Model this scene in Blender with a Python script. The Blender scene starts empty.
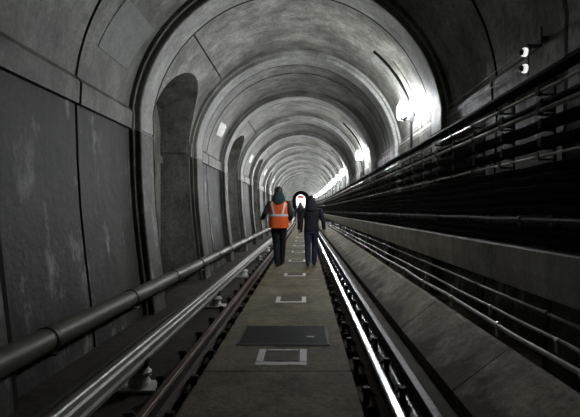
import bpy, bmesh, math, random
from mathutils import Vector, Matrix
random.seed(7)
PI = math.pi
C = bpy.context.scene.collection
CX = -0.20            # tunnel centre line, camera stands at x = 0
HC = 1.27             # eye height above the walkway
Y1, BAY = 6.35, 3.35  # first full ring and the ring pitch
KMIN, KMAX = -2, 34
YS, YE = Y1 + BAY*(KMIN-1), Y1 + BAY*(KMAX-1)
ORD = ['nearest', 'second', 'third', 'fourth', 'fifth', 'sixth', 'seventh', 'eighth', 'ninth', 'tenth', 'eleventh',
       'twelfth', 'thirteenth', 'fourteenth', 'fifteenth', 'sixteenth', 'seventeenth', 'eighteenth', 'nineteenth', 'twentieth']

def bend(y):
    """the bore climbs and drifts a little to the left far away"""
    t = max(0.0, min(y, YE+40) - 25.0) / 92.0
    return (-0.9*t*t, 1.85*t*t)

def bv(v):
    b = bend(v[1]); return (v[0]+b[0], v[1], v[2]+b[1])

# ------------------------------------------------------------------ mesh helper
class MB:
    def __init__(s): s.v, s.f = [], []
    def add(s, vs, fs):
        o = len(s.v); s.v += [tuple(p) for p in vs]; s.f += [tuple(i+o for i in f) for f in fs]; return s
    def box(s, x0, x1, y0, y1, z0, z1):
        vs = [(x, y, z) for x in (x0, x1) for y in (y0, y1) for z in (z0, z1)]
        return s.add(vs, [(0,1,3,2), (4,6,7,5), (0,4,5,1), (2,3,7,6), (0,2,6,4), (1,5,7,3)])
    def sweep(s, prof, ys, closed=True, caps=True):
        """prof: (x,z) polygon carried along the y stations"""
        n = len(prof); vs = []; fs = []
        for y in ys: vs += [(x, y, z) for x, z in prof]
        for j in range(len(ys)-1):
            for i in range(n if closed else n-1):
                a, b = j*n+i, j*n+(i+1) % n
                fs.append((a, b, b+n, a+n))
        if caps and closed:
            fs.append(tuple(range(n))); fs.append(tuple(reversed(range((len(ys)-1)*n, len(ys)*n))))
        return s.add(vs, fs)
    def loft(s, secs, n=12, caps=True):
        """secs: (centre, axis_a vector, axis_b vector)"""
        vs = []; fs = []
        for c, a, b in secs:
            c, a, b = Vector(c), Vector(a), Vector(b)
            for k in range(n):
                t = 2*PI*k/n; vs.append(tuple(c + a*math.cos(t) + b*math.sin(t)))
        for j in range(len(secs)-1):
            for k in range(n):
                p, q = j*n+k, j*n+(k+1) % n
                fs.append((p, q, q+n, p+n))
        if caps:
            fs.append(tuple(reversed(range(n)))); fs.append(tuple(range((len(secs)-1)*n, len(secs)*n)))
        return s.add(vs, fs)
    def tube(s, pts, r, n=8, round_ends=False):
        pts = [Vector(p) for p in pts]
        rs = list(r) if isinstance(r, (list, tuple)) else [r]*len(pts)
        if round_ends:
            d0 = (pts[0]-pts[1]).normalized(); d1 = (pts[-1]-pts[-2]).normalized()
            pts = [pts[0]+d0*rs[0]*.85, pts[0]+d0*rs[0]*.5] + pts + [pts[-1]+d1*rs[-1]*.5, pts[-1]+d1*rs[-1]*.85]
            rs = [rs[0]*.4, rs[0]*.82] + rs + [rs[-1]*.82, rs[-1]*.4]
        secs = []; ref = None
        for i, p in enumerate(pts):
            d = (pts[min(i+1, len(pts)-1)] - pts[max(i-1, 0)]).normalized()
            if ref is None: ref = Vector((0, 0, 1)) if abs(d.z) < .9 else Vector((0, 1, 0))
            a = (ref - d*ref.dot(d)).normalized(); b = d.cross(a); ref = a
            secs.append((p, a*rs[i], b*rs[i]))
        return s.loft(secs, n)
    def lathe(s, c, axis, prof, n=16):
        """prof: (distance along axis, radius)"""
        ax = Vector(axis).normalized(); ref = Vector((0, 0, 1)) if abs(ax.z) < .9 else Vector((0, 1, 0))
        a = (ref - ax*ref.dot(ax)).normalized(); b = ax.cross(a)
        return s.loft([(Vector(c)+ax*h, a*max(r, .0005), b*max(r, .0005)) for h, r in prof], n)
    def ball(s, c, rx, ry, rz, n=12, m=8):
        secs = []
        for i in range(m+1):
            t = -PI/2 + PI*i/m; k = max(math.cos(t), .02)
            secs.append((Vector(c)+Vector((0, 0, rz*math.sin(t))), (rx*k, 0, 0), (0, ry*k, 0)))
        return s.loft(secs, n)
    def build(s, name, mat, parent=None, smooth=False, bent=False, bevel=0, origin=None, angle=40):
        vs = [bv(p) for p in s.v] if bent else s.v
        off = Vector(origin) if origin is not None else Vector((0, 0, 0))
        me = bpy.data.meshes.new(name)
        me.from_pydata([tuple(Vector(p)-off) for p in vs], [], s.f)
        bm = bmesh.new(); bm.from_mesh(me)
        bmesh.ops.dissolve_degenerate(bm, dist=1e-6, edges=bm.edges)
        bmesh.ops.recalc_face_normals(bm, faces=bm.faces)
        if bevel: bmesh.ops.bevel(bm, geom=[e for e in bm.edges if e.is_manifold and e.calc_face_angle(0) > .6], offset=bevel, segments=2, affect='EDGES', profile=.5)
        bm.to_mesh(me); bm.free()
        if smooth:
            for p in me.polygons: p.use_smooth = True
            try: me.set_sharp_from_angle(angle=math.radians(angle))
            except Exception: pass
        me.materials.append(mat)
        o = bpy.data.objects.new(name, me); C.objects.link(o)
        if parent is not None: o.parent = parent
        else: o.location = off
        return o

def tag(o, label=None, cat=None, group=None, kind=None):
    if label: o['label'] = label
    if cat: o['category'] = cat
    if group: o['group'] = group
    if kind: o['kind'] = kind
    return o
def thing(name, label, cat, loc=(0, 0, 0), group=None):
    o = bpy.data.objects.new(name, None); o.empty_display_size = .1; C.objects.link(o); o.location = loc
    return tag(o, label, cat, group)
def dup(root, loc, label=None):
    r = root.copy(); C.objects.link(r); r.location = loc
    if label: r['label'] = label
    for ch in list(root.children):
        c = ch.copy(); C.objects.link(c); c.parent = r
        for g in list(ch.children):
            d = g.copy(); C.objects.link(d); d.parent = c
    return r
def yrange(a, b, step):
    n = max(1, round((b-a)/step)); return [a+(b-a)*i/n for i in range(n+1)]
def at(x, y, z): return bv((x, y, z))

# ------------------------------------------------------------------ materials
def nt(name):
    m = bpy.data.materials.new(name); m.use_nodes = True
    t = m.node_tree; p = t.nodes['Principled BSDF']; return m, t, p
def flat(name, col, rough=.6, metal=0, spec=.5, var=.25, scale=12, bump=.15):
    m, t, p = nt(name); N = t.nodes; L = t.links
    tc = N.new('ShaderNodeTexCoord'); no = N.new('ShaderNodeTexNoise'); no.inputs['Scale'].default_value = scale; no.inputs['Detail'].default_value = 5
    L.new(tc.outputs['Object'], no.inputs['Vector'])
    r = N.new('ShaderNodeValToRGB'); r.color_ramp.elements[0].position = .3; r.color_ramp.elements[1].position = .7
    r.color_ramp.elements[0].color = (*[c*(1-var) for c in col], 1); r.color_ramp.elements[1].color = (*[min(1, c*(1+var)) for c in col], 1)
    L.new(no.outputs['Fac'], r.inputs['Fac']); L.new(r.outputs['Color'], p.inputs['Base Color'])
    p.inputs['Roughness'].default_value = rough; p.inputs['Metallic'].default_value = metal; p.inputs['Specular IOR Level'].default_value = spec
    if bump:
        b = N.new('ShaderNodeBump'); b.inputs['Strength'].default_value = bump; b.inputs['Distance'].default_value = .01
        L.new(no.outputs['Fac'], b.inputs['Height']); L.new(b.outputs['Normal'], p.inputs['Normal'])
    return m
def concrete(name, dark, light, rough=.65, streak=.35, scuff=0.0, wet=0.0, speck=.3, damp=0):
    """blotched concrete, vertical runs of dirt, optional pale scuffs and glossy wet patches"""
    m, t, p = nt(name); N = t.nodes; L = t.links
    tc = N.new('ShaderNodeTexCoord')
    def noise(scale, detail=6, sc=None, rgh=.6):
        n = N.new('ShaderNodeTexNoise'); n.inputs['Scale'].default_value = scale; n.inputs['Detail'].default_value = detail; n.inputs['Roughness'].default_value = rgh
        if sc:
            mp = N.new('ShaderNodeMapping'); mp.inputs['Scale'].default_value = sc; L.new(tc.outputs['Object'], mp.inputs['Vector']); L.new(mp.outputs['Vector'], n.inputs['Vector'])
        else: L.new(tc.outputs['Object'], n.inputs['Vector'])
        return n.outputs['Fac']
    def ramp(fac, a, b, ca=(0, 0, 0, 1), cb=(1, 1, 1, 1)):
        r = N.new('ShaderNodeValToRGB'); r.color_ramp.elements[0].position = a; r.color_ramp.elements[1].position = b
        r.color_ramp.elements[0].color = ca; r.color_ramp.elements[1].color = cb; L.new(fac, r.inputs['Fac']); return r.outputs['Color']
    def mix(kind, fac, a, b):
        x = N.new('ShaderNodeMix'); x.data_type = 'RGBA'; x.blend_type = kind
        if isinstance(fac, float): x.inputs['Factor'].default_value = fac
        else: L.new(fac, x.inputs['Factor'])
        for k, v in ((6, a), (7, b)):
            if isinstance(v, tuple): x.inputs[k].default_value = v
            else: L.new(v, x.inputs[k])
        return x.outputs[2]
    col = ramp(noise(1.3, 8, None, .7), .36, .64, (*dark, 1), (*light, 1))
    fine = noise(26, 4); col = mix('MULTIPLY', speck, col, ramp(fine, .36, .6, (.35, .35, .34, 1))); col = mix('MULTIPLY', speck*.8, col, ramp(noise(7, 7, None, .7), .4, .56, (.4, .4, .38, 1)))
    if streak: col = mix('MULTIPLY', streak, col, ramp(noise(2.6, 5, (1, 1.6, .22)), .38, .6, (.25, .25, .22, 1)))
    if scuff:
        s = ramp(noise(2.2, 7, (1, 1.1, .55), .72), .56, .72); col = mix('MIX', mix('MULTIPLY', 1.0, s, (scuff,)*3+(1,)), col, (.5, .5, .48, 1))
    if damp:                                                         # ragged damp stain along the low edge
        sx = N.new('ShaderNodeSeparateXYZ'); L.new(tc.outputs['Object'], sx.inputs[0])
        ma = N.new('ShaderNodeMath'); ma.operation = 'MULTIPLY_ADD'; L.new(noise(1.6, 6, None, .65), ma.inputs[0]); ma.inputs[1].default_value = -.75; L.new(sx.outputs['Z'], ma.inputs[2])
        ad = N.new('ShaderNodeMath'); ad.operation = 'ADD'; ad.inputs[1].default_value = 1.0; L.new(ma.outputs[0], ad.inputs[0])
        col = mix('MIX', ramp(ad.outputs[0], .67, .78), (.07, .06, .045, 1), col)
    L.new(col, p.inputs['Base Color']); p.inputs['Roughness'].default_value = rough
    if wet:
        w = ramp(noise(1.7, 6), .5-.25*wet, .62, (.16,)*3+(1,), (rough,)*3+(1,)); L.new(w, p.inputs['Roughness'])
    b = N.new('ShaderNodeBump'); b.inputs['Strength'].default_value = .5; b.inputs['Distance'].default_value = .02
    L.new(noise(9, 8), b.inputs['Height']); L.new(b.outputs['Normal'], p.inputs['Normal'])
    return m
def emit(name, col, strength):
    m, t, p = nt(name); p.inputs['Base Color'].default_value = (*col, 1)
    p.inputs['Emission Color'].default_value = (*col, 1); p.inputs['Emission Strength'].default_value = strength; return m

M = dict(
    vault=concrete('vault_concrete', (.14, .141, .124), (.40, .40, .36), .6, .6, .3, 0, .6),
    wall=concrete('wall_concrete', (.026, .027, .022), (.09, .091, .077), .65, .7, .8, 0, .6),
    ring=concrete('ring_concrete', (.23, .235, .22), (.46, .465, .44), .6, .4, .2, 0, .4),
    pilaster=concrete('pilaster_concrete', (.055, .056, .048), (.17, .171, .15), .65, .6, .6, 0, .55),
    niche=concrete('recess_concrete', (.17, .17, .152), (.42, .422, .385), .7, .6, .4, 0, .5),
    walk=concrete('walkway_concrete', (.13, .107, .062), (.30, .255, .152), .85, 0, 0, 0, .55),
    bed=concrete('trackbed_concrete', (.024, .019, .012), (.085, .068, .045), .85, 0, 0, 0, .6),
    gutter=concrete('wet_gutter_concrete', (.02, .019, .016), (.06, .055, .045), .9, 0, 0, 0, .5),
    bench=concrete('bench_concrete', (.26, .23, .17), (.60, .55, .43), .85, .25, 0, 0, .6, .16),
    patch=concrete('patch_cement', (.26, .28, .265), (.34, .36, .34), .7, .1),
    white_patch=concrete('white_limewash', (.75, .75, .7), (.95, .95, .9), .45, .15),
    rail_rust=flat('rusty_rail_steel', (.055, .033, .022), .6, .3, var=.4, scale=20),
    rail_top=flat('polished_rail_steel', (.60, .61, .61), .27, 1, var=.08, scale=4, bump=.02),
    rail_dull=flat('dull_rail_steel', (.16, .10, .07), .5, .6, var=.3, scale=8),
    conductor=flat('conductor_steel', (.38, .38, .345), .48, .55, var=.2, scale=9, bump=.05),
    chair=flat('rusty_cast_iron', (.035, .028, .022), .7, .3, var=.5, scale=30),
    porcelain=flat('grey_porcelain', (.78, .78, .72), .3, 0, var=.15),
    white_porcelain=flat('white_porcelain', (.88, .88, .86), .25, 0, var=.04, bump=0),
    pipe=flat('grey_painted_pipe', (.10, .10, .075), .5, 0, var=.25, scale=6),
    band=flat('dark_steel_band', (.06, .06, .055), .5, .6),
    cable=flat('black_cable_sheath', (.008, .008, .009), .85, 0, .12, var=.4, scale=20),
    hook=flat('sooty_steel', (.07, .07, .08), .55, .4, var=.4, scale=25),
    galv=flat('galvanised_conduit', (.50, .50, .47), .35, .7, var=.25, scale=14),
    cream=flat('grimy_cream_conduit', (.36, .345, .30), .5, 0, var=.3, scale=14),
    trough=concrete('trough_panel', (.58, .57, .51), (.8, .79, .72), .6, .3),
    grating=flat('dark_grating', (.07, .07, .068), .7, .2, var=.3, scale=40),
    paint=flat('worn_white_paint', (.92, .92, .88), .6, 0, var=.15, scale=22),
    hatch=flat('brown_stained_hatch', (.11, .085, .055), .8, 0, var=.3),
    litter=flat('white_paper', (.8, .8, .78), .7, 0, var=.05),
    globe=emit('lamp_glow', (.94, .955, .985), 320),
    lens=emit('insulator_added_glow', (1.0, 1.0, .98), .75),  # added glow for the white bracket insulators, which are no lamps
    joint=flat('black_joint_dirt_and_shade', (.02, .02, .018), .9, 0, .1),  # dirt in the mid-bay joints; also painted shade at ribs and portal
    tubes=emit('station_tube_glow', (.95, .97, 1.0), 26),
    stwall=flat('white_station_tiles', (.85, .85, .83), .4, 0, var=.05),
    redsign=flat('red_sign_enamel', (.62, .05, .06), .4, 0, var=.1),
    black=flat('black_steel', (.02, .02, .022), .5, .3),
    skin=flat('skin', (.5, .33, .25), .55, 0, var=.06, bump=0),
    hair=flat('dark_hair', (.018, .014, .012), .5, 0, var=.3, scale=60),
    eye=flat('eye_white', (.7, .7, .68), .3, 0, var=.02, bump=0),
    orange=flat('orange_hi_vis', (1.0, .14, .02), .6, 0, var=.08, scale=9),
    silver=flat('silver_reflective_tape', (.78, .82, .86), .4, 0, var=.04, bump=0),
    dark_cloth=flat('dark_navy_cloth', (.018, .02, .028), .85, 0, var=.25, scale=14),
    teal_cloth=flat('dark_teal_hood', (.018, .05, .05), .9, 0, var=.25, scale=14),
    black_cloth=flat('black_navy_jacket', (.013, .013, .02), .8, 0, var=.25, scale=14),
    jeans=flat('dark_blue_denim', (.035, .05, .10), .85, 0, var=.3, scale=18),
    shoe=flat('black_shoe', (.012, .012, .012), .5, 0, var=.2),
)

# ------------------------------------------------------------------ tunnel profile (x measured outwards from the centre line)
def half_profile():
    p = [(2.06, -.25), (2.11, .3), (2.17, .8), (2.22, 1.3), (2.25, 1.8), (2.27, 2.42), (2.222, 2.425), (2.212, 2.66), (2.268, 2.73)]
    a = 8.0
    while a < 39.9:
        p.append((2.285*math.cos(math.radians(a)), 2.45+2.285*math.sin(math.radians(a)))); a += 2
    p.append((2.285*math.cos(math.radians(40)), 2.45+2.285*math.sin(math.radians(40))))
    return p
HP = half_profile()
CUM = [0.0]
for a, b in zip(HP, HP[1:]): CUM.append(CUM[-1]+math.dist(a, b))
def S(s):
    s = max(0, min(CUM[-1], s))
    for i in range(len(CUM)-1):
        if s <= CUM[i+1]+1e-9:
            t = (s-CUM[i])/(CUM[i+1]-CUM[i]); return (HP[i][0]*(1-t)+HP[i+1][0]*t, HP[i][1]*(1-t)+HP[i+1][1]*t)
def s_of_z(z):
    for i in range(len(HP)-1):
        if HP[i][1] <= z <= HP[i+1][1]:
            t = (z-HP[i][1])/max(1e-9, HP[i+1][1]-HP[i][1]); return CUM[i]+t*(CUM[i+1]-CUM[i])
S_SPRING = CUM[8]; S_APEX = s_of_z(3.79)
def outw(x, z, d):
    v = Vector((x, z-1.9)).normalized(); return (x+v[0]*d, z+v[1]*d)
def ring_y(k): return Y1 + BAY*(k-1) - (.25 if k <= 0 else 0)
def mid_y(k): return ring_y(k) + (2.1 if k == 0 else 1.6)
NICHE_A, NICHE_B = 0.90, 3.2     # niche opening within its bay
def columns(k, niche):
    y0, y1 = ring_y(k), ring_y(k+1)
    full = lambda ys: [(y, 0.0, 0.0) for y in ys]
    if niche:
        a, b = y0+NICHE_A, y0+NICHE_B; yc, h = (a+b)/2, (b-a)/2
        cols = []
        for i in range(19):
            y = yc - h*math.cos(PI*i/18)
            e = S_SPRING + (S_APEX-S_SPRING)*math.sqrt(max(0, 1-((y-yc)/h)**2))
            cols.append((y, e, 0.0))
        return [full([y0, a]), cols, full([b, y1-.052])+[(y1-.05, 0, .05), (y1, 0, .05)]]
    ym = mid_y(k)
    return [full([y0, ym-.024])+[(ym-.02, 0, .05), (ym+.02, 0, .05), (ym+.024, 0, 0)]+full([y1-.052])+[(y1-.05, 0, .05), (y1, 0, .05)]]

def joint_or_shade_y(y):
    for k in range(KMIN, KMAX+1):
        if ring_y(k)-.0505 < y < ring_y(k) or (k % 2 == 0 and abs(y-mid_y(k)) < .0235): return True  # mid-bay joints, plus the strip before each rib painted dark as its shadow
    return False
def side_wall(sign, name, label):
    m = MB()
    for k in range(KMIN, KMAX):
        niche = sign < 0 and k % 2 == 1
        for cols in columns(k, niche):
            vs, fs = [], []; n = len(CUM)
            for y, s0, d in cols:
                for sk in CUM:
                    x, z = outw(*S(max(sk, s0)), d); vs.append((CX+sign*x, y, z))
            for j in range(len(cols)-1):
                for i in range(n-1):
                    a = j*n+i; fs.append((a, a+1, a+1+n, a+n))
            m.add(vs, fs)
        if niche:                                                    # the recess itself
            y0 = ring_y(k); cols = columns(k, True)[1]; XB = 2.86
            line = [(cols[0][0], 0.0)] + [(y, s) for y, s, d in cols] + [(cols[-1][0], 0.0)]
            front = []; back = []
            ext = []
            for i, (y, s) in enumerate(line):
                ext.append((y, s))
            # subdivide the upright jambs so that they follow the curved wall
            pts = [(line[0][0], s) for s in CUM if s < S_SPRING-1e-6] + list(line[1:-1]) + [(line[-1][0], s) for s in reversed(CUM) if s < S_SPRING-1e-6]
            for y, s in pts:
                x, z = S(s); front.append((CX-x, y, z)); back.append((CX-XB, y, z))
            nn = len(pts)
            m.add(front+back, [(i, i+1, nn+i+1, nn+i) for i in range(nn-1)])
            m.add(back, [tuple(range(nn))])
            a, b = y0+NICHE_A, y0+NICHE_B                            # string course returning round the recess
            m.box(CX-XB, CX-XB+.04, a, b, 2.28, 2.42)
            m.box(CX-XB, CX-2.30, b-.035, b, 2.50, 2.70)
            m.box(CX-XB, CX-XB+.09, b-.62, b-.34, -.2, 2.28)
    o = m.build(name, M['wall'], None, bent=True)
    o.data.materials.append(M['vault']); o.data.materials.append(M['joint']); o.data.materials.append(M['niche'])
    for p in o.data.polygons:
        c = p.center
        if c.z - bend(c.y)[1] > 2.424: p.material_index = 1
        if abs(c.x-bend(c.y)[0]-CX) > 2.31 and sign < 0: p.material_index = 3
        if joint_or_shade_y(c.y): p.material_index = 2
    return tag(o, label, 'wall', kind='structure')
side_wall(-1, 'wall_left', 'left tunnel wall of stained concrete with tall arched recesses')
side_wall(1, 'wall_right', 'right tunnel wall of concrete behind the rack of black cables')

# crown of the vault
m = MB()
angs = [40+100*i/40 for i in range(41)]
gr = 134.0
angs = sorted([a for a in angs if abs(a-gr) > 1.5] + [gr-.45, gr-.3, gr+.3, gr+.45])
for k in range(KMIN, KMAX):
    niche = k % 2 == 1; y0, y1 = ring_y(k), ring_y(k+1); ym = mid_y(k)
    mid = [] if niche else [(ym-.024, 0), (ym-.02, .05), (ym+.02, .05), (ym+.024, 0)]
    ys = [(y0, 0), (y0+.62, 0)] + mid + [(y1-.052, 0), (y1-.05, .05), (y1, .05)]
    vs, fs = [], []; n = len(angs)
    for y, d in ys:
        for a in angs:
            r = 2.285+d+(.035 if niche and abs(a-gr) < .31 and d == 0 else 0)
            vs.append((CX+r*math.cos(math.radians(a)), y, 2.45+r*math.sin(math.radians(a))))
    for j in range(len(ys)-1):
        for i in range(n-1):
            a = j*n+i; fs.append((a, a+1, a+1+n, a+n))
    m.add(vs, fs)
ce = tag(m.build('ceiling', M['vault'], None, smooth=True, bent=True, angle=15), 'grey concrete barrel vault over the tracks', 'ceiling', kind='structure')
ce.data.materials.append(M['joint'])
for p in ce.data.polygons:
    if joint_or_shade_y(p.center.y): p.material_index = 1

# stepped ribs
def full_prof(d):
    right = [(x-d, z) for x, z in HP if z < 2.3] + [(2.262-d, 2.405), (2.275-d, 2.41), (2.275-d, 2.425), (2.262-d, 2.43), (2.262-d, 2.6), (2.268-d, 2.73)]
    arch = [((2.285-d)*math.cos(math.radians(a)), 2.45+(2.285-d)*math.sin(math.radians(a))) for a in [8+164*i/60 for i in range(61)]]
    return [(CX+x, z) for x, z in right] + [(CX+x, z) for x, z in arch] + [(CX-x, z) for x, z in reversed(right)]
def rib(k, name, label):
    y0 = ring_y(k); m = MB()
    seq = [(-.05, 0), (.035, 0), (.045, .012), (.045, .05), (.05, .06), (.11, .06), (.125, .075), (.125, .56), (.12, .62), (-.05, .62)]
    P = [[(x, y0+dy, z) for x, z in full_prof(d)] for d, dy in seq]; n = len(P[0])
    fs = []
    for j in range(len(P)-1):
        for i in range(n-1):
            a = j*n+i; fs.append((a, a+1, a+1+n, a+n))
    m.add(sum(P, []), fs)
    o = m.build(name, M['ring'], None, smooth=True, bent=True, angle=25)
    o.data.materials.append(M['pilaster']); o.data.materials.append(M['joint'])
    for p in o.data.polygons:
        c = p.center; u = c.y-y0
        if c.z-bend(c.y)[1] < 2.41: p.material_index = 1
        if .562 < u < .618: p.material_index = 2  # dark band painted along the back edge as a shade line
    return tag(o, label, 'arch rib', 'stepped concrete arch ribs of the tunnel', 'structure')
for i, k in enumerate(range(KMIN, KMAX+1)):
    q = k - 1
    lab = 'stepped concrete arch rib behind the camera' if k < 0 else ('stepped concrete arch rib at the left edge of the view' if k == 0 else
          (f'{ORD[q]} full stepped concrete arch rib down the tunnel' if q < 20 else 'small stepped concrete arch rib far down the tunnel'))
    rib(k, f'trim_{i+1}', lab)

# end portal, coloured black for its backlit shade
m = MB()
P = [[(x, y, z) for x, z in full_prof(d)] for d, y in ((-.05, YE), (1.05, YE), (1.05, YE+.8), (-.05, YE+.8))]; n = len(P[0])
m.add(sum(P, []), [(j*n+i, j*n+i+1, j*n+i+1+n, j*n+i+n) for j in range(3) for i in range(n-1)])
tag(m.build('trim_portal', M['joint'], None, bent=True), 'dark narrow portal arch at the far end of the tunnel', 'portal', kind='structure')

# ------------------------------------------------------------------ floor
ysF = yrange(YS, YE+30, 2.2)
m = MB()
m.sweep([(CX-2.9, -.4), (1.05, -.4), (1.05, -.10), (-1.74, -.10), (-1.75, -.19), (-2.0, -.21), (CX-2.9, -.19)], ysF)
tag(m.build('floor', M['bed'], None, bent=True), 'dark damp concrete track bed under both rails', 'floor', kind='structure')
m = MB()
m.sweep([(-1.78, -.2), (-1.70, -.2), (-1.70, -.045), (-1.715, -.03), (-1.765, -.03), (-1.78, -.045)], ysF)
tag(m.build('trim_kerb', M['gutter'], None, bent=True), 'low wet concrete kerb between conductor rail and wall drain', 'kerb', kind='structure')
m = MB()
seams = [3.57 + 4.1*i for i in range(-1, 8)]
seg = [YS] + seams + [YE+25]
for a, b in zip(seg, seg[1:]):
    m.sweep([(-.80, -.12), (.36, -.12), (.37, -.008), (.36, 0), (-.795, 0), (-.81, -.008)], yrange(a+.007, b-.007, 1.1))
tag(m.build('walkway', M['walk'], None, bent=True), 'brown concrete walkway slab running between the two rails', 'walkway', kind='structure')
# sloping bench on the right
m = MB()
for a, b in zip(*(lambda e: (e, e[1:]))([YS + 1.72*i for i in range(60)])):
    jog = 0
    m.sweep([(1.04, -.2), (1.04, .0), (1.10, .045), (1.42, .285), (1.47, .29), (1.49, .27), (1.49, .10), (2.1, .10), (2.1, -.2)], yrange(a+.006, min(b, YE)-.006, 1.1))
tag(m.build('sloping_bench', M['bench'], None, bent=True), 'sloping concrete bench along the foot of the right wall', 'bench', kind='structure')

# ------------------------------------------------------------------ rails
ysR = yrange(-2.5, 16, 1.0) + yrange(16, YE+5, 2.5)[1:]
def rail_prof(x, z):
    h = [(.066, 0), (.066, .012), (.012, .026), (.010, .085), (.034, .10), (.035, .122), (.028, .133)]
    return [(x+a, z+b) for a, b in h] + [(x-a, z+b) for a, b in reversed(h)]
def running_rail(x, name, label, body, top):
    t = thing('running_rail', label, 'rail', (x, 0, -.03))
    m = MB().sweep(rail_prof(x, -.03), ysR); m.build('rail_web', body, t, bent=True, origin=(x, 0, -.03))
    m = MB().sweep([(x-.022, .1025), (x+.022, .1025), (x+.018, .1065), (x-.018, .1065)], ysR)
    tag(m.build('running_surface', top, t, bent=True, origin=(x, 0, -.03)), 'worn shining strip on top of the rail')
running_rail(-.94, 'l', 'rusty brown running rail left of the walkway', M['rail_rust'], M['rail_dull'])
running_rail(.545, 'r', 'bright polished running rail right of the walkway', M['rail_rust'], M['rail_top'])

def chair_parts(detail):
    plate = MB().box(-.16, .16, -.085, .085, -.10, -.045)
    bolts = []
    for sx in (-1, 1):
        b = MB()
        b.lathe((sx*.125, -.01, -.05), (0, 0, 1), [(0, .03), (.02, .03), (.021, .022), (.075, .022), (.076, .030), (.10, .031), (.112, .026), (.113, .0)], 10)
        c = MB()
        c.tube([(sx*.07, .055, -.02), (sx*.10, .06, .0), (sx*.115, .045, .022), (sx*.10, .02, .03), (sx*.075, .012, .012), (sx*.06, .012, -.012)], .011, 6)
        bolts.append((b, c))
    return plate, bolts
def make_chair(label, group, y, x):
    t = thing('rail_chair', label, 'rail chair', at(x, y, 0), group)
    plate, bolts = chair_parts(True)
    plate.build('base_plate', M['chair'], t, bevel=.008)
    for b, c in bolts:
        b.build('bolt', M['chair'], t, smooth=True); c.build('spring_clip', M['chair'], t, smooth=True)
    return t
def make_chair_small(label, group):
    m = MB(); plate, bolts = chair_parts(True)
    for q in [plate] + [z for pr in bolts for z in pr]: m.add(q.v, q.f)
    return tag(m.build('rail_chair', M['chair'], None), label, 'rail chair', group)
for x, side, y_first in ((-.94, 'rusty left', 2.72), (.545, 'polished right', 2.5)):
    lab = f'rusty bolted iron chair holding down the {side} running rail'; g = f'rail chairs along the {side.split()[1]} running rail'
    base = small = None; y = y_first - .6; i = 0
    while y < 44:
        if y < 14:
            if base is None: base = make_chair(lab, g, y, x)
            else: dup(base, at(x, y, 0))
        else:
            if small is None: small = make_chair_small(lab, g); small.location = at(x, y, 0)
            else:
                o = small.copy(); C.objects.link(o); o.location = at(x, y, 0)
        y += .6; i += 1

# conductor rail on insulators, left
t = thing('conductor_rail', 'pale steel conductor rail on white insulators along the left side', 'rail', (-1.28, 0, .1))
m = MB().sweep([(-1.335, .10), (-1.225, .10), (-1.225, .125), (-1.245, .135), (-1.245, .165), (-1.225, .175), (-1.225, .20), (-1.24, .212), (-1.275, .216), (-1.285, .205), (-1.295, .216), (-1.325, .212), (-1.335, .20)], ysR)
m.build('rail_bar', M['conductor'], t, bent=True, origin=(-1.28, 0, .1))
m = MB().sweep([(-1.37, .13), (-1.335, .13), (-1.335, .205), (-1.345, .21), (-1.37, .20)], ysR)
m.build('side_flange', M['rail_rust'], t, bent=True, origin=(-1.28, 0, .1))
ins = None
for i in range(-1, 16):
    y = 3.48 + 2.95*i
    lab = (f'{ORD[i]} grey porcelain insulator under the left conductor rail' if i >= 0 else 'grey porcelain insulator under the conductor rail, next to the camera')
    if ins is None:
        ins = thing('insulator', lab, 'insulator', at(-1.28, y, -.10), 'insulators under the conductor rail')
        MB().box(-.17, .17, -.11, .11, 0, .025).build('base_plate', M['porcelain'], ins, bevel=.006)
        MB().lathe((0, 0, .025), (0, 0, 1), [(0, .085), (.03, .085), (.04, .075), (.075, .07), (.08, .09), (.105, .092), (.12, .075), (.14, .07)], 18).build('porcelain_body', M['porcelain'], ins, smooth=True)
        m = MB().box(-.06, .06, -.03, .03, .165, .20)
        m.box(.056, .068, -.03, .03, .165, .23); m.build('saddle', M['band'], ins)
    else: dup(ins, at(-1.28, y, -.10), lab)

# wet black channel beside right rail
t = thing('drain_channel', 'wet black steel channel beside the polished right rail', 'channel', (.76, 0, -.10))
rnd = random.Random(3)
ysd = yrange(-2, 14, .09) + yrange(14, 60, .8)[1:]
m = MB(); vs = []; fs = []
for y in ysd:
    j = rnd.uniform(-.02, .02) if y < 14 else 0
    vs += [(.655+j, y, -.10), (.665+j, y, -.045+rnd.uniform(-.012, .01)), (.70, y, -.03), (.715, y, -.03), (.715, y, -.10)]
for k in range(len(ysd)-1):
    for i in range(4): fs.append((k*5+i, k*5+i+1, k*5+6+i, k*5+5+i))
m.add(vs, fs)
M['wetlip'] = concrete('wet_broken_mortar', (.02, .02, .02), (.08, .08, .085), .45, 0, 0, .3, .6)
m.build('broken_lip', M['wetlip'], t, bent=True, origin=(.76, 0, -.10))
MB().sweep([(.775, -.10), (.835, -.10), (.835, .02), (.83, .026), (.78, .026), (.775, .02)], ysR[:-2]).build('steel_strip', flat('wet_black_strip', (.035, .035, .04), .48, .1, var=.7, scale=16, bump=.6), t, bent=True, origin=(.76, 0, -.10))
MB().sweep([(.715, -.10), (.775, -.10), (.775, -.085), (.715, -.085)], ysR[:-2]).build('channel_floor', M['black'], t, bent=True, origin=(.76, 0, -.10))

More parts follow.
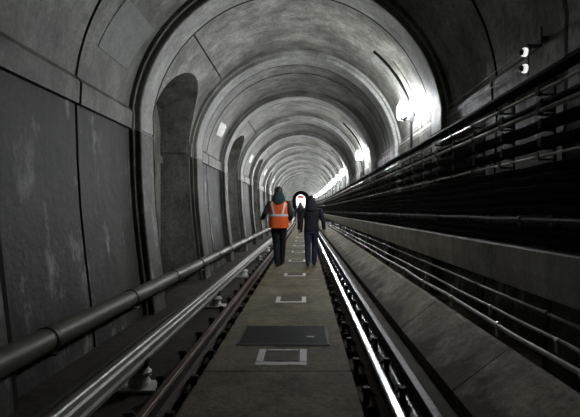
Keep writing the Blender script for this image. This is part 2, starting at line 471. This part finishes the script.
# left pipe with collars
t = thing('wall_pipe', 'thick grey pipe running along the foot of the left wall', 'pipe', (-2.13, 0, .2))
ysP = yrange(-2.5, 20, .9) + yrange(20, YE-1, 3)[1:]
MB().tube([bv((-2.13, y, .205)) for y in ysP], .10, 16).build('pipe_barrel', M['pipe'], t, smooth=True, origin=(-2.13, 0, .2))
for i in range(30):
    y = 1.95 + 1.78*i
    m = MB(); m.lathe(bv((-2.13, y-.03, .205)), (0, 1, 0), [(0, .10), (0, .110), (.06, .110), (.06, .10)], 18)
    co = m.build('collar', M['band'], t, smooth=True, origin=(-2.13, 0, .2))
    p = bv((-2.13, y, .205))
    m = MB(); m.box(p[0]-.16, p[0]+.09, y-.035, y+.035, p[2]-.125, p[2]-.108)
    m.build('bracket_foot', M['galv'] if i % 2 == 0 else M['hook'], co, origin=(-2.13, 0, .2))

# ------------------------------------------------------------------ walkway marks
g = thing('drain_grating', 'dark rectangular steel grating set in the brown walkway', 'grating', (-.21, 4.6, 0))
MB().box(-.44, .44, -.345, .345, 0, .003).build('backing_plate', M['black'], g)
m = MB()
for i in range(30): m.box(-.42, .42, -.325+.0224*i, -.325+.0224*i+.010, .003, .008)
m.build('bars', M['grating'], g)
m = MB(); m.box(-.445, .445, -.35, -.33, .0, .009); m.box(-.445, .445, .33, .35, 0, .009); m.box(-.445, -.425, -.33, .33, 0, .009); m.box(.425, .445, -.33, .33, 0, .009)
m.build('frame', M['grating'], g)
tag(MB().add([(.01, 4.50, .0095), (.09, 4.48, .0095), (.095, 4.51, .0095), (.02, 4.535, .0095), (.01, 4.50, .013), (.09, 4.48, .014), (.095, 4.51, .018), (.02, 4.535, .013)],
    [(0,1,2,3), (7,6,5,4), (0,4,5,1), (1,5,6,2), (2,6,7,3), (3,7,4,0)]).build('paper_scrap', M['litter'], None), 'tiny scrap of white paper lying on the grating', 'litter')
def mark(i, y):
    rr = random.Random(i+40)
    lab = f'{ORD[i]} white painted frame mark on the walkway' + (', in front of the dark grating' if i == 0 else ', beyond the dark grating')
    b = bend(y); t = thing('hatch_mark', lab, 'floor mark', (-.20+b[0], y, b[1]), 'white painted marks along the walkway')
    def strip(x0, x1, y0, y1):
        xs = [x0+(x1-x0)*k/6 for k in range(7)]; m = MB(); top = []
        j = lambda: rr.uniform(-.007, .007)
        lo = [(x, y0+j()) for x in xs]; hi = [(x, y1+j()) for x in xs]
        poly = lo + hi[::-1]; n = len(poly)
        return m.add([(x, yy, 0) for x, yy in poly] + [(x, yy, .003) for x, yy in poly], [tuple(range(n-1, -1, -1)), tuple(range(n, 2*n))] + [(k, (k+1) % n, (k+1) % n + n, k+n) for k in range(n)])
    w = .215
    strip(-w, w, -.21, -.135).build('front_bar', M['paint'], t)
    strip(-w, -w+.06, -.12, .21).build('side_bar', M['paint'], t)
    strip(w-.06, w, -.12, .21).build('side_bar', M['paint'], t)
    if i == 0: strip(-w+.075, w-.075, .18, .205).build('rear_bar', M['paint'], t)
    m = MB().box(-w+.078, w-.078, -.115, .175, .0, .003)
    m.build('hatch_plate', M['hatch'], t)
    if i == 0: MB().box(-w+.082, w-.082, .15, .172, .003, .0045).build('plate_edge', M['black'], t)
for i in range(9): mark(i, 3.92 + 2.53*i)

# ------------------------------------------------------------------ right wall services
cabs = [(1.84, 2.31, .046), (1.835, 2.085, .042), (1.835, 1.935, .049), (1.835, 1.79, .048), (1.83, 1.60, .038), (1.83, 1.52, .037), (1.83, 1.44, .037), (1.83, 1.36, .037), (1.83, 1.28, .036), (1.82, 1.12, .036), (1.82, 1.04, .036)]
cl = ['thick black cable along the top of the rack', 'black cable on the highest row of hooks', 'black cable on the middle row of hooks', 'black cable on the lowest row of hooks',
      'black cable just under the thin bottom conduit of the rack', 'black cable second below the hook rack', 'black cable third below the hook rack', 'black cable fourth below the hook rack', 'black cable just above the low grey pipe on the right',
      'black cable just below the low grey pipe on the right', 'black cable resting right above the pale cable trough']
PITCH, YH = .665, 2.74
ysC = yrange(YH-8*PITCH, YH+60*PITCH, PITCH/2) + yrange(YH+60*PITCH, YE-1, 3)[1:]
for ci, ((x, z, r), lab) in enumerate(zip(cabs, cl)):
    rr = random.Random(ci); pts = []
    for y in ysC:
        ph = ((y-YH)/PITCH) % 1.0
        sag = (.018 if .2 < ph < .8 else 0)*rr.uniform(.5, 1.3) if y < 50 else .008
        pts.append(bv((x+rr.uniform(-.004, .004), y, z-(sag*.5 if ci else 0))))
    tag(MB().tube(pts, r, 8).build('cable', M['cable'], None, smooth=True), lab, 'cable', 'black cables along the right wall')
def conduit(name, label, x, z, r, mat, cat='conduit', clip=None, wob=0, clip_r=None, n=8):
    t = thing(name, label, cat, (x, 0, z)); rr = random.Random(int(z*1000))
    ys = yrange(-2.2, 30, .5) + yrange(30, YE-1, 3)[1:]
    off = [(0, 0)]*len(ys) if not wob else [(rr.uniform(-wob, wob), rr.uniform(-wob, wob)) for _ in ys]
    MB().tube([bv((x+a, y, z+b)) for y, (a, b) in zip(ys, off)], r, n).build('tube', mat, t, smooth=True, origin=(x, 0, z))
    if clip:
        y = clip[0]
        while y < 34:
            p = bv((x, y, z)); m = MB()
            m.lathe((p[0], y-.018, p[2]), (0, 1, 0), [(0, r), (0, r*1.35+.003), (.036, r*1.35+.003), (.036, r)], 10)
            m.box(p[0]-.012, p[0]+.012, y-.018, y+.018, p[2]-r-clip[2], p[2]-r*.9)
            m.build('clip', clip[3], t, origin=(x, 0, z)); y += clip[1]
    return t
conduit('conduit', 'pale steel conduit along the top of the cable rack', 1.775, 2.175, .013, M['galv'])
conduit('conduit', 'dull grey conduit second from the top of the cable rack', 1.775, 2.025, .019, M['cream'])
conduit('conduit', 'thin steel conduit along the bottom of the hook rack', 1.775, 1.685, .010, M['galv'], wob=.004)
conduit('conduit', 'grimy low pipe with saddle clips above the pale cable trough', 1.775, 1.20, .020, M['hook'], 'pipe', (1.4, 1.15, .04, M['hook']), wob=.004)
conduit('conduit', 'pale wavy conduit lowest above the sloping bench', 1.53, .365, .019, M['cream'], 'conduit', (2.45, 1.12, .07, M['galv']), wob=.008)
conduit('conduit', 'thinner pale conduit second above the sloping bench', 1.63, .43, .014, M['cream'], 'conduit', (2.9, 1.05, .06, M['galv']), wob=.008)
conduit('conduit', 'dark thin conduit hidden under the pale cable trough', 1.72, .54, .016, M['band'], 'conduit', (3.2, 1.3, .05, M['band']), wob=.006)
# bracket stand carrying the three low conduits is the bench ledge itself
hang = None
for i in range(-3, 60):
    y = YH + PITCH*i; lab = 'sooty steel hanger with hooks carrying the black cables'
    if hang is None:
        hang = thing('cable_hanger', lab, 'cable hanger', at(1.885, y, 0), 'hangers of the cable rack')
        MB().box(-.008, .006, -.02, .02, .98, 2.38).build('upright', M['hook'], hang)
        for z in (2.075, 1.93, 1.79):
            m = MB(); pr = [(.0, z-.045), (-.06, z-.048), (-.09, z-.042), (-.105, z-.01), (-.105, z+.03)]
            m.tube([(a, -.0, b) for a, b in pr], .010, 6); m.box(-.112, -.098, -.026, .026, z-.03, z+.04)
            m.build('hook', M['hook'], hang)
        for z in (2.175, 2.025, 1.685):
            m = MB().box(-.128, 0, -.012, .012, z-.032, z-.020); m.box(-.130, -.088, -.02, .02, z-.026, z-.018); m.box(-.132, -.126, -.02, .02, z-.023, z+.03)
            m.build('clamp', M['hook'], hang)
    else: dup(hang, at(1.885, y, 0))
# pale trough sections
base = None; SEC = 2.1
for i in range(-2, 52):
    y = 4.26 + SEC*i; b = bend(y+SEC/2)
    lab = 'pale cable trough section farther along the right wall than the drip stain' if i not in (0, 1) else ('pale cable trough section starting at the white drip stain' if i == 0 else 'pale cable trough section second past the drip stain')
    if i == -1: lab = 'pale cable trough section nearest the camera, ending at the drip stain'
    if i == -2: lab = 'pale cable trough section right beside the camera position'
    if base is None:
        base = thing('cable_trough', lab, 'cable trough', (1.74+b[0], y, b[1]), 'pale cable trough sections')
        MB().sweep([(0, .95), (.0, .955), (.012, .97), (.10, .97), (.10, .62), (.045, .62), (.035, .63), (.0, .79)], [.006, SEC-.006]).build('trough_body', M['trough'], base)
        MB().sweep([(-.006, .948), (-.006, .965), (.01, .978), (.10, .978), (.10, .970), (.012, .970)], [.004, SEC-.004]).build('lid', M['trough'], base)
        m = MB().box(.05, .34, .25, .29, .595, .618); m.build('bracket', M['hook'], base)
    else: dup(base, (1.74+b[0], y, b[1]), lab)
m = MB(); rr = random.Random(9)
for k in range(9):
    y = 4.12 + .05*k + rr.uniform(-.01, .01); w = rr.uniform(.006, .013); zb = rr.uniform(.66, .86)
    pts = [(-.003, .95), (-.004, .79)] if zb < .79 else [(-.003, .95)]
    sec = lambda z: 1.74 - .004 + (0 if z > .79 else (.79-z)*.22)
    zs = [.95, .87] + ([.79] if zb < .79 else []) + [zb]
    vs = []
    for z in zs:
        vs += [(sec(z), y-w, z), (sec(z), y+w, z), (sec(z)+.003, y-w, z), (sec(z)+.003, y+w, z)]
    fs = [(4*i+a, 4*i+c, 4*i+4+c, 4*i+4+a) for i in range(len(zs)-1) for a, c in ((0, 1), (1, 3), (3, 2), (2, 0))]
    m.add(vs, fs + [(0, 1, 3, 2), (4*len(zs)-4, 4*len(zs)-3, 4*len(zs)-1, 4*len(zs)-2)])
tag(m.build('drip_stain', flat('pale_lime_drips', (.5, .5, .47), .5, 0, var=.5, scale=40), None), 'pale lime drips over the joint of the cable trough', 'stain', kind='stuff')

# ------------------------------------------------------------------ lamps
lamp = None; li = 0
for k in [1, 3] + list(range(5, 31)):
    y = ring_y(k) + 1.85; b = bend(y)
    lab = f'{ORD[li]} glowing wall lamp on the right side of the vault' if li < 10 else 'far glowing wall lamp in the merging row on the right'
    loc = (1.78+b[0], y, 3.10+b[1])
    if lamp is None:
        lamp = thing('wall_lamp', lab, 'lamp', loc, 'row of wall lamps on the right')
        for s in (-1, 1):
            MB().lathe((0, s*.10, 0), (0, 0, 1), [(-.15, .03), (-.14, .06), (-.08, .082), (.0, .088), (.08, .080), (.13, .055), (.15, .01)], 12).build('globe', M['globe'], lamp, smooth=True)
        MB().box(-.07, .20, -.010, .010, -.17, .20).build('divider_plate', M['black'], lamp)
        m = MB().box(.0, .05, -.16, .16, -.165, -.14); m.box(-.05, .05, -.16, .16, -.15, -.125); m.build('lamp_tray', M['black'], lamp)
        m = MB().box(.135, .175, -.025, .025, -.80, -.12); m.box(.12, .20, -.04, .04, -.22, -.12); m.build('post', M['black'], lamp)
        m = MB().box(.0, .16, -.02, .02, -.19, -.16); m.build('arm', M['black'], lamp)
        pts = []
        for a in range(14, 52, 2):                                   # dark tube added for the shadow line up the vault
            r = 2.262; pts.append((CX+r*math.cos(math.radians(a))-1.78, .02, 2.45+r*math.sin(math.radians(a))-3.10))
        MB().tube(pts, .024, 8).build('shadow_line_tube', M['cable'], lamp, smooth=True)
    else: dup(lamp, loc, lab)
    li += 1

# white patches on the left vault, one in each plain bay
pi_ = 0
for k in range(2, 14, 2):
    y0 = ring_y(k) + 2.05; rr = random.Random(k); m = MB()
    N = 18; poly = []
    for i in range(N):
        t = 2*PI*i/N; c, s = math.cos(t), math.sin(t)
        u = .42*math.copysign(abs(c)**.6, c)*rr.uniform(.82, 1.05); v = .20*math.copysign(abs(s)**.6, s)*rr.uniform(.8, 1.1)
        poly.append((y0+.35+u, math.radians(26)+v/2.285*1.0))
    P = lambda yy, a, r: bv((CX-r*math.cos(a), yy, 2.45+r*math.sin(a)))
    cy, ca = y0+.35, math.radians(26)
    vs = [P(yy, a, 2.287) for yy, a in poly] + [P(yy, a, 2.277) for yy, a in poly] + [P(cy, ca, 2.274)]
    m.add(vs, [(i, (i+1) % N, (i+1) % N+N, i+N) for i in range(N)] + [(i+N, (i+1) % N+N, 2*N) for i in range(N)])
    tag(m.build('lime_patch', M['white_patch'], None), f'{ORD[pi_]} irregular white patch on the left side of the vault', 'patch', 'white patches on the left vault'); pi_ += 1

# squarish repair patch near the camera, upper left
m = MB(); n1, n2 = 7, 7; vs = []
for r in (2.29, 2.277):
    for i in range(n1):
        for j in range(n2):
            a = math.radians(18 + 17*j/(n2-1)); yy = 5.15 + (.85+.08*j/(n2-1))*i/(n1-1) + .1*j/(n2-1)
            vs.append((CX-r*math.cos(a), yy, 2.45+r*math.sin(a)))
q = n1*n2; fs = []
for i in range(n1-1):
    for j in range(n2-1):
        a = i*n2+j; fs += [(a, a+1, a+1+n2, a+n2), (q+a, q+a+n2, q+a+1+n2, q+a+1)]
edge = [j for j in range(n2)] + [i*n2+n2-1 for i in range(1, n1)] + [(n1-1)*n2+j for j in range(n2-2, -1, -1)] + [i*n2 for i in range(n1-2, 0, -1)]
fs += [(edge[i], edge[(i+1) % len(edge)], edge[(i+1) % len(edge)]+q, edge[i]+q) for i in range(len(edge))]
m.add(vs, fs)
tag(m.build('repair_patch', M['patch'], None), 'squarish smooth cement patch on the near left vault', 'patch')

# bracket with two white insulators, upper right; their glow is added to brighten them
t = thing('insulator_bracket', 'dark bracket with two small white insulators given a glow on the right wall', 'bracket', (1.90, 3.84, 2.46))
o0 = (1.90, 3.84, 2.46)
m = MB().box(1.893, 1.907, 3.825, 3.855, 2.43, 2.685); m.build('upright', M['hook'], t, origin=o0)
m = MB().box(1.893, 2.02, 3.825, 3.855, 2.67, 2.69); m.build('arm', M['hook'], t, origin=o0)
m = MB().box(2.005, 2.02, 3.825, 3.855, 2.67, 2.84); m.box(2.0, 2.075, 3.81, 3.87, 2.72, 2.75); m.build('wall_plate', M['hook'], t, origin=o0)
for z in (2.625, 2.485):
    c = MB().lathe((1.893, 3.84, z), (-1, 0, 0), [(0, .022), (.004, .036), (.014, .038), (.017, .031), (.022, .031), (.025, .038), (.034, .036), (.037, .022), (.038, 0)], 18).build('glowing_insulator', M['lens'], t, smooth=True, origin=o0)
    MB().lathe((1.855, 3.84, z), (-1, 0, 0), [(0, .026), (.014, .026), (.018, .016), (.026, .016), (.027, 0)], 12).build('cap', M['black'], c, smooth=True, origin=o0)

# two thin telephone wires on the right wall
for z, lab in ((2.76, 'upper thin wire strung along the right wall'), (2.60, 'lower thin wire strung along the right wall')):
    ys = yrange(4.2, 60, 1.2)
    tag(MB().tube([bv((2.0 if z < 2.7 else 2.02, y, z - .02*math.sin(PI*((y-4.2) % 3.35)/3.35))) for y in ys], .004, 5).build('wire', M['galv'], None), lab, 'wire')

# ------------------------------------------------------------------ lit station beyond the portal
bx, bz = bend(YE); Y0 = YE+.8
def stat(name, m, mat, label, cat): return tag(m.build(name, mat, None), label, cat, kind='structure')
def sh(x): return CX+bx+x
stat('floor_station', MB().box(sh(-4), sh(4), Y0+30, Y0+34, bz-.3, bz+1.0), M['stwall'], 'pale platform end in the lit station at the far end', 'platform')
stat('wall_far', MB().box(sh(-4), sh(4), Y0+34, Y0+34.3, bz-.3, bz+6.2), M['stwall'], 'white end wall of the lit station beyond the portal', 'wall')
stat('wall_station_left', MB().box(sh(-4.3), sh(-4), Y0, Y0+34.3, bz-.3, bz+6.2), M['stwall'], 'white left side wall of the lit station', 'wall')
stat('wall_station_right', MB().box(sh(4), sh(4.3), Y0, Y0+34.3, bz-.3, bz+6.2), M['stwall'], 'white right side wall of the lit station', 'wall')
stat('ceiling_station', MB().box(sh(-4), sh(4), Y0, Y0+34.3, bz+6.2, bz+6.5), M['stwall'], 'white ceiling of the lit station', 'ceiling')
m = MB()
for xx in (-2.4, 0, 2.4):
    tt = MB().box(sh(xx-.25), sh(xx+.25), Y0+1, Y0+33, bz+6.1, bz+6.2)
    tag(tt.build('strip_light', M['tubes'], None), 'long bright strip light under the far station ceiling', 'lamp', 'strip lights in the far station')
t = thing('station_sign', 'small red sign board hanging in the lit far station', 'sign', (sh(-.1), Y0+3, bz+3.1))
o1 = (sh(-.1), Y0+3, bz+3.1)
MB().box(sh(-.95), sh(.75), Y0+2.95, Y0+3.05, bz+3.0, bz+3.55).build('board', M['redsign'], t, origin=o1)
MB().box(sh(-1.3), sh(1.1), Y0+2.9, Y0+3.1, bz+2.82, bz+2.98).build('beam', M['black'], t, origin=o1)
for xx in (-.9, .7): MB().box(sh(xx-.03), sh(xx+.03), Y0+2.97, Y0+3.03, bz+3.55, bz+6.2).build('hanger', M['black'], t, origin=o1)

# ------------------------------------------------------------------ people
def remesh(m, name, mat, parent, voxel, smooth_it=4):
    me = bpy.data.meshes.new(name+'_src'); me.from_pydata(m.v, [], m.f)
    bm = bmesh.new(); bm.from_mesh(me); bmesh.ops.recalc_face_normals(bm, faces=bm.faces); bm.to_mesh(me); bm.free()
    o = bpy.data.objects.new(name, me); C.objects.link(o)
    r = o.modifiers.new('r', 'REMESH'); r.mode = 'VOXEL'; r.voxel_size = voxel
    if smooth_it:
        s = o.modifiers.new('s', 'SMOOTH'); s.factor = .5; s.iterations = smooth_it
    dg = bpy.context.evaluated_depsgraph_get(); ev = o.evaluated_get(dg)
    new = bpy.data.meshes.new_from_object(ev); new.name = name
    o.modifiers.clear(); o.data = new; bpy.data.meshes.remove(me)
    for p in new.polygons: p.use_smooth = True
    new.materials.clear(); new.materials.append(mat); o.parent = parent
    return o
def ell(z, rx, ry, x=0, y=0): return ((x, y, z), (rx, 0, 0), (0, ry, 0))
def hand(m, wrist, d, side, s=1.0):
    """palm with four bent fingers and a thumb; d points from wrist to knuckles"""
    d = Vector(d).normalized(); w = Vector(wrist); across = Vector((0, 1, 0)); across = (across - d*across.dot(d)).normalized(); nrm = d.cross(across)*side
    m.loft([(w, across*.026*s, nrm*.019*s), (w+d*.04*s, across*.038*s, nrm*.017*s), (w+d*.085*s, across*.042*s, nrm*.015*s), (w+d*.095*s, across*.038*s, nrm*.011*s)], 12)
    for i, (L, off) in enumerate(((.072, .032), (.082, .011), (.076, -.011), (.06, -.031))):
        b = w + d*.08*s + across*off*s
        m.tube([b, b+d*.035*s, b+d*(L*.62)*s+nrm*.012*s, b+d*L*.92*s+nrm*.034*s], [.0095*s, .0095*s, .009*s, .0075*s], 8, True)
    b = w + d*.03*s + across*.03*s
    m.tube([w+d*.015*s+across*.015*s, b+across*.012*s+nrm*.012*s+d*.012*s, b+across*.022*s+nrm*.022*s+d*.045*s], [.013*s, .0115*s, .009*s], 8, True)

def person(name, label, loc, sc, legs, arms, top, trousers, shoe_mat, voxel=.009, hood=None, vest=False, hair_kind='short', turn=0.0):
    """faces +y; legs / arms: lists of joints (x,y,z) for a 1.75 m figure"""
    t = thing('person', label, 'person', loc); t.scale = (sc, sc, sc)
    b = MB(); hd = Vector((0, .015, 1.64))
    # trunk, neck, head
    b.loft([ell(.86, .13, .095), ell(.93, .165, .115), ell(1.02, .155, .105), ell(1.12, .135, .095), ell(1.25, .155, .105), ell(1.36, .172, .105), ell(1.43, .165, .085), ell(1.47, .08, .06)], 20)
    b.tube([(0, -.01, 1.42), (0, .0, 1.50), (0, .015, 1.58)], [.062, .057, .055], 14)
    b.loft([ell(1.525, .035, .04, 0, .055), ell(1.55, .052, .07, 0, .035), ell(1.59, .066, .088, 0, .022), ell(1.64, .075, .097, 0, .015), ell(1.69, .074, .095, 0, .008), ell(1.725, .058, .076, 0, .0), ell(1.747, .03, .04, 0, -.003)], 20)
    b.tube([(0, .105, 1.66), (0, .125, 1.625), (0, .112, 1.612)], [.011, .016, .012], 8, True)          # nose
    b.tube([(-.022, .102, 1.578), (0, .109, 1.577), (.022, .102, 1.578)], .008, 8, True)                # lips
    for s in (-1, 1): b.loft([((s*.074, .0, 1.605), (.006, 0, 0), (0, .012, 0)), ((s*.083, -.006, 1.64), (.009, 0, 0), (0, .02, 0)), ((s*.083, -.008, 1.668), (.007, 0, 0), (0, .015, 0))], 10)
    for s, L in zip((-1, 1), legs):
        h, k, a, toe = [Vector(p) for p in L]
        b.tube([h, h.lerp(k, .5), k, k.lerp(a, .35), a], [.088, .075, .054, .055, .036], 14, True)
        b.tube([a+Vector((0, -.04, -.045)), a+Vector((0, .02, -.04)), toe], [.036, .036, .028], 10, True)
    for s, A in zip((-1, 1), arms):
        sh_, e, w = [Vector(p) for p in A]
        b.tube([Vector((s*.11, 0, 1.41)), sh_, sh_.lerp(e, .5), e, e.lerp(w, .35), w], [.055, .055, .045, .038, .037, .026], 12, True)
        hand(b, w, (w-e), s)
    remesh(b, 'body', M['skin'], t, .006, 3)
    for s in (-1, 1):
        MB().ball((s*.031, .098, 1.648), .012, .009, .010).build('eye', M['eye'], t, smooth=True)
    # hair
    hm = MB()
    hm.loft([ell(1.56, .055, .05, 0, -.045), ell(1.60, .077, .075, 0, -.02), ell(1.65, .093, .098, 0, -.01), ell(1.70, .093, .105, 0, .003), ell(1.74, .08, .092, 0, 0), ell(1.763, .058, .066, 0, 0), ell(1.776, .032, .036, 0, 0), ell(1.781, .012, .014, 0, 0)], 18)
    hm = hm if hair_kind == 'short' else hm.loft([ell(1.46, .06, .035, 0, -.07), ell(1.54, .08, .05, 0, -.05), ell(1.62, .085, .06, 0, -.03)], 18)
    remesh(hm, 'hair', M['hair'], t, .012, 6)
    # trousers
    tm = MB(); tm.loft([ell(.82, .14, .115), ell(.90, .178, .13), ell(1.0, .168, .12), ell(1.04, .165, .115)], 20)
    for s, L in zip((-1, 1), legs):
        h, k, a, toe = [Vector(p) for p in L]
        tm.tube([h, h.lerp(k, .5), k, k.lerp(a, .45), a+Vector((0, -.01, -.03))], [.105, .095, .078, .074, .066], 16)
    tr = remesh(tm, 'trousers', trousers, t, voxel)
    for s, L in zip((-1, 1), legs):
        a, toe = Vector(L[2]), Vector(L[3]); sm = MB(); f = (toe-a); f.z = 0; f = f.normalized(); r_ = Vector((f.y, -f.x, 0))
        base = a.z - .085 if False else a.z
        pts = [(a - f*.075 + Vector((0, 0, -.05)), .034, .036), (a - f*.03 + Vector((0, 0, -.035)), .045, .055), (a + f*.05 + Vector((0, 0, -.045)), .047, .045), (a + f*.12 + Vector((0, 0, -.06)), .05, .03), (a + f*.185 + Vector((0, 0, -.068)), .034, .02)]
        dz = toe.z - (a.z - .065)
        sm.loft([(c+Vector((0, 0, dz*max(0, (c-a).dot(f))/.15)), r_*w, Vector((0, 0, h_))) for c, w, h_ in pts], 14)
        remesh(sm, 'shoe', shoe_mat, t, .008, 2)
    # jacket
    jm = MB()
    jm.loft([ell(.885, .192, .142), ell(.96, .188, .138), ell(1.08, .178, .13), ell(1.22, .188, .135), ell(1.34, .205, .135), ell(1.42, .19, .11), ell(1.475, .105, .08), ell(1.50, .075, .07)], 22)
    for s, A in zip((-1, 1), arms):
        sh_, e, w = [Vector(p) for p in A]
        jm.tube([Vector((s*.10, 0, 1.40)), sh_, sh_.lerp(e, .5), e, e.lerp(w, .5), e.lerp(w, .97)], [.075, .078, .066, .058, .052, .044], 14)
    remesh(jm, 'jacket', top, t, voxel)
    if hood:
        km = MB(); km.loft([ell(1.38, .09, .06, 0, -.10), ell(1.42, .14, .10, 0, -.06), ell(1.48, .15, .12, 0, -.03), ell(1.54, .138, .115, 0, -.025), ell(1.59, .118, .10, 0, -.028), ell(1.63, .10, .085, 0, -.032), ell(1.65, .08, .06, 0, -.04)], 20)
        remesh(km, 'hood', hood, t, voxel)
    if vest:
        vm = MB(); Z = [.86, .93, 1.02, 1.12, 1.22, 1.32, 1.40, 1.445, 1.475]
        R = [(.222, .165), (.218, .162), (.212, .156), (.208, .152), (.212, .155), (.216, .155), (.208, .142), (.175, .12), (.12, .10)]
        n = 40; vs = []; fs = []
        for z, (rx, ry) in zip(Z, R):
            for k in range(n):
                a = 2*PI*k/n; c, s = math.cos(a), math.sin(a)
                vs.append((rx*math.copysign(abs(c)**.75, c), ry*math.copysign(abs(s)**.75, s), z + (.0)))
        for j in range(len(Z)-1):
            for k in range(n):
                side = abs(math.cos(2*PI*(k+.5)/n))
                if Z[j] >= 1.20 and side > .93: continue               # arm holes
                p, q = j*n+k, j*n+(k+1) % n; fs.append((p, q, q+n, p+n))
        o = len(vs); ins = [(x*.96, y*.96, z) for x, y, z in vs]
        vm.add(vs, fs); vm.add(ins, [tuple(reversed(f)) for f in fs])
        edges = {}
        for f in fs:
            for a, b2 in zip(f, f[1:]+f[:1]): edges[(a, b2)] = 1
        vm.f += [(a, b2, b2+o, a+o) for (a, b2) in edges if (b2, a) not in edges]
        ve = vm.build('hi_vis_vest', M['orange'], t, smooth=True)
        def surf(x, z, back=True, off=.006):
            for (z0, r0), (z1, r1) in zip(list(zip(Z, R)), list(zip(Z, R))[1:]):
                if z0 <= z <= z1:
                    f = (z-z0)/(z1-z0); rx, ry = r0[0]*(1-f)+r1[0]*f, r0[1]*(1-f)+r1[1]*f; break
            c = min(1, abs(x)/rx)**(1/.75); s = math.sqrt(max(0, 1-c*c))**.75
            return (x, (-1 if back else 1)*(ry*s+off), z)
        def band(pairs, nm):
            q = MB(); A = [surf(xa, z) for xa, xb, z in pairs]; Bp = [surf(xb, z) for xa, xb, z in pairs]
            A2 = [(x, y+.005, z) for x, y, z in A]; B2 = [(x, y+.005, z) for x, y, z in Bp]; k = len(pairs)
            q.add(A+Bp+A2+B2, [(i, i+1, k+i+1, k+i) for i in range(k-1)] + [(2*k+i, 3*k+i, 3*k+i+1, 2*k+i+1) for i in range(k-1)] +
                  [(i, 2*k+i, 2*k+i+1, i+1) for i in range(k-1)] + [(k+i, k+i+1, 3*k+i+1, 3*k+i) for i in range(k-1)])
            q.build(nm, M['silver'], ve)
        for s in (-1, 1):
            band([(s*(.085+.075*i/8)-.022, s*(.085+.075*i/8)+.022, 1.15+.29*i/8) for i in range(9)], 'reflective_strap')
        q = MB(); k = 31; vs = []
        for i in range(k):
            a = PI + PI*i/(k-1)
            for z in (1.115, 1.165):
                j = 3; rx, ry = .2085, .1525
                c, s = math.cos(a), math.sin(a)
                for g_ in (1.035, 1.01): vs.append((rx*g_*math.copysign(abs(c)**.75, c), ry*g_*math.copysign(abs(s)**.75, s), z))
        for i in range(k-1):
            a = 4*i; q.f += [(a, a+2, a+6, a+4), (a+1, a+5, a+7, a+3), (a, a+4, a+5, a+1), (a+2, a+3, a+7, a+6)]
        q.v += vs; q.build('reflective_belt', M['silver'], ve)
        MB().tube([(-.05, -.165, 1.40), (0, -.178, 1.385), (.05, -.165, 1.40)], .008, 6).build('hanging_loop', M['black'], ve)
    return t

# walking figures (1.75 m base, face +y, away from the camera)
legsA = [[(-.085, 0, .92), (-.06, .10, .50), (-.03, .0, .095), (-.02, .15, .03)],
         [(.085, 0, .92), (.075, .16, .52), (.045, .30, .10), (.05, .45, .04)]]
armsA = [[(-.195, 0, 1.39), (-.30, -.05, 1.18), (-.38, .12, 1.06)],
         [(.195, 0, 1.39), (.27, -.07, 1.15), (.255, .14, 1.04)]]
person('p', 'person walking away in an orange high visibility vest with silver stripes', (-.60, 10.3, .0), 1.03, legsA, armsA, M['dark_cloth'], M['dark_cloth'], M['shoe'], hood=M['teal_cloth'], vest=True)
legsB = [[(-.088, 0, .92), (-.095, .05, .50), (-.085, -.02, .095), (-.095, .13, .03)],
         [(.088, 0, .92), (.085, .14, .51), (.065, .14, .105), (.075, .29, .03)]]
armsB = [[(-.21, 0, 1.39), (-.295, -.03, 1.13), (-.315, .02, .92)],
         [(.21, 0, 1.39), (.295, -.03, 1.13), (.315, .03, .92)]]
person('p', 'person in black jacket and blue jeans walking beside the bright rail', (.15, 10.35, 0), .915, legsB, armsB, M['black_cloth'], M['jeans'], M['shoe'], hood=M['black_cloth'])
person('p', 'person in dark clothes far ahead, half hidden behind the one in jeans', (-.26, 26.0, 0), 1.0, legsA, armsB, M['black_cloth'], M['black_cloth'], M['shoe'], voxel=.014, hood=M['black_cloth'])

# ------------------------------------------------------------------ world, camera, colour
w = bpy.data.worlds.new('World'); bpy.context.scene.world = w; w.use_nodes = True
w.node_tree.nodes['Background'].inputs['Color'].default_value = (.55, .6, .6, 1); w.node_tree.nodes['Background'].inputs['Strength'].default_value = .012
cam = bpy.data.cameras.new('camera'); co = bpy.data.objects.new('camera', cam); C.objects.link(co)
co.location = (0, 0, HC); co.rotation_euler = (PI/2, 0, 0)
cam.sensor_width = 36; cam.lens = 450/580*36; cam.shift_x = -15/580; cam.shift_y = 2.5/580; cam.clip_start = .05; cam.clip_end = 400
bpy.context.scene.camera = co
sc = bpy.context.scene
sc.view_settings.view_transform = 'Standard'; sc.view_settings.look = 'None'; sc.view_settings.gamma = 1; sc.view_settings.use_curve_mapping = False
sc.view_settings.exposure = 0.0
sc.cycles.use_denoising = True
sc.cycles.max_bounces = 10; sc.cycles.diffuse_bounces = 6; sc.cycles.sample_clamp_indirect = 6
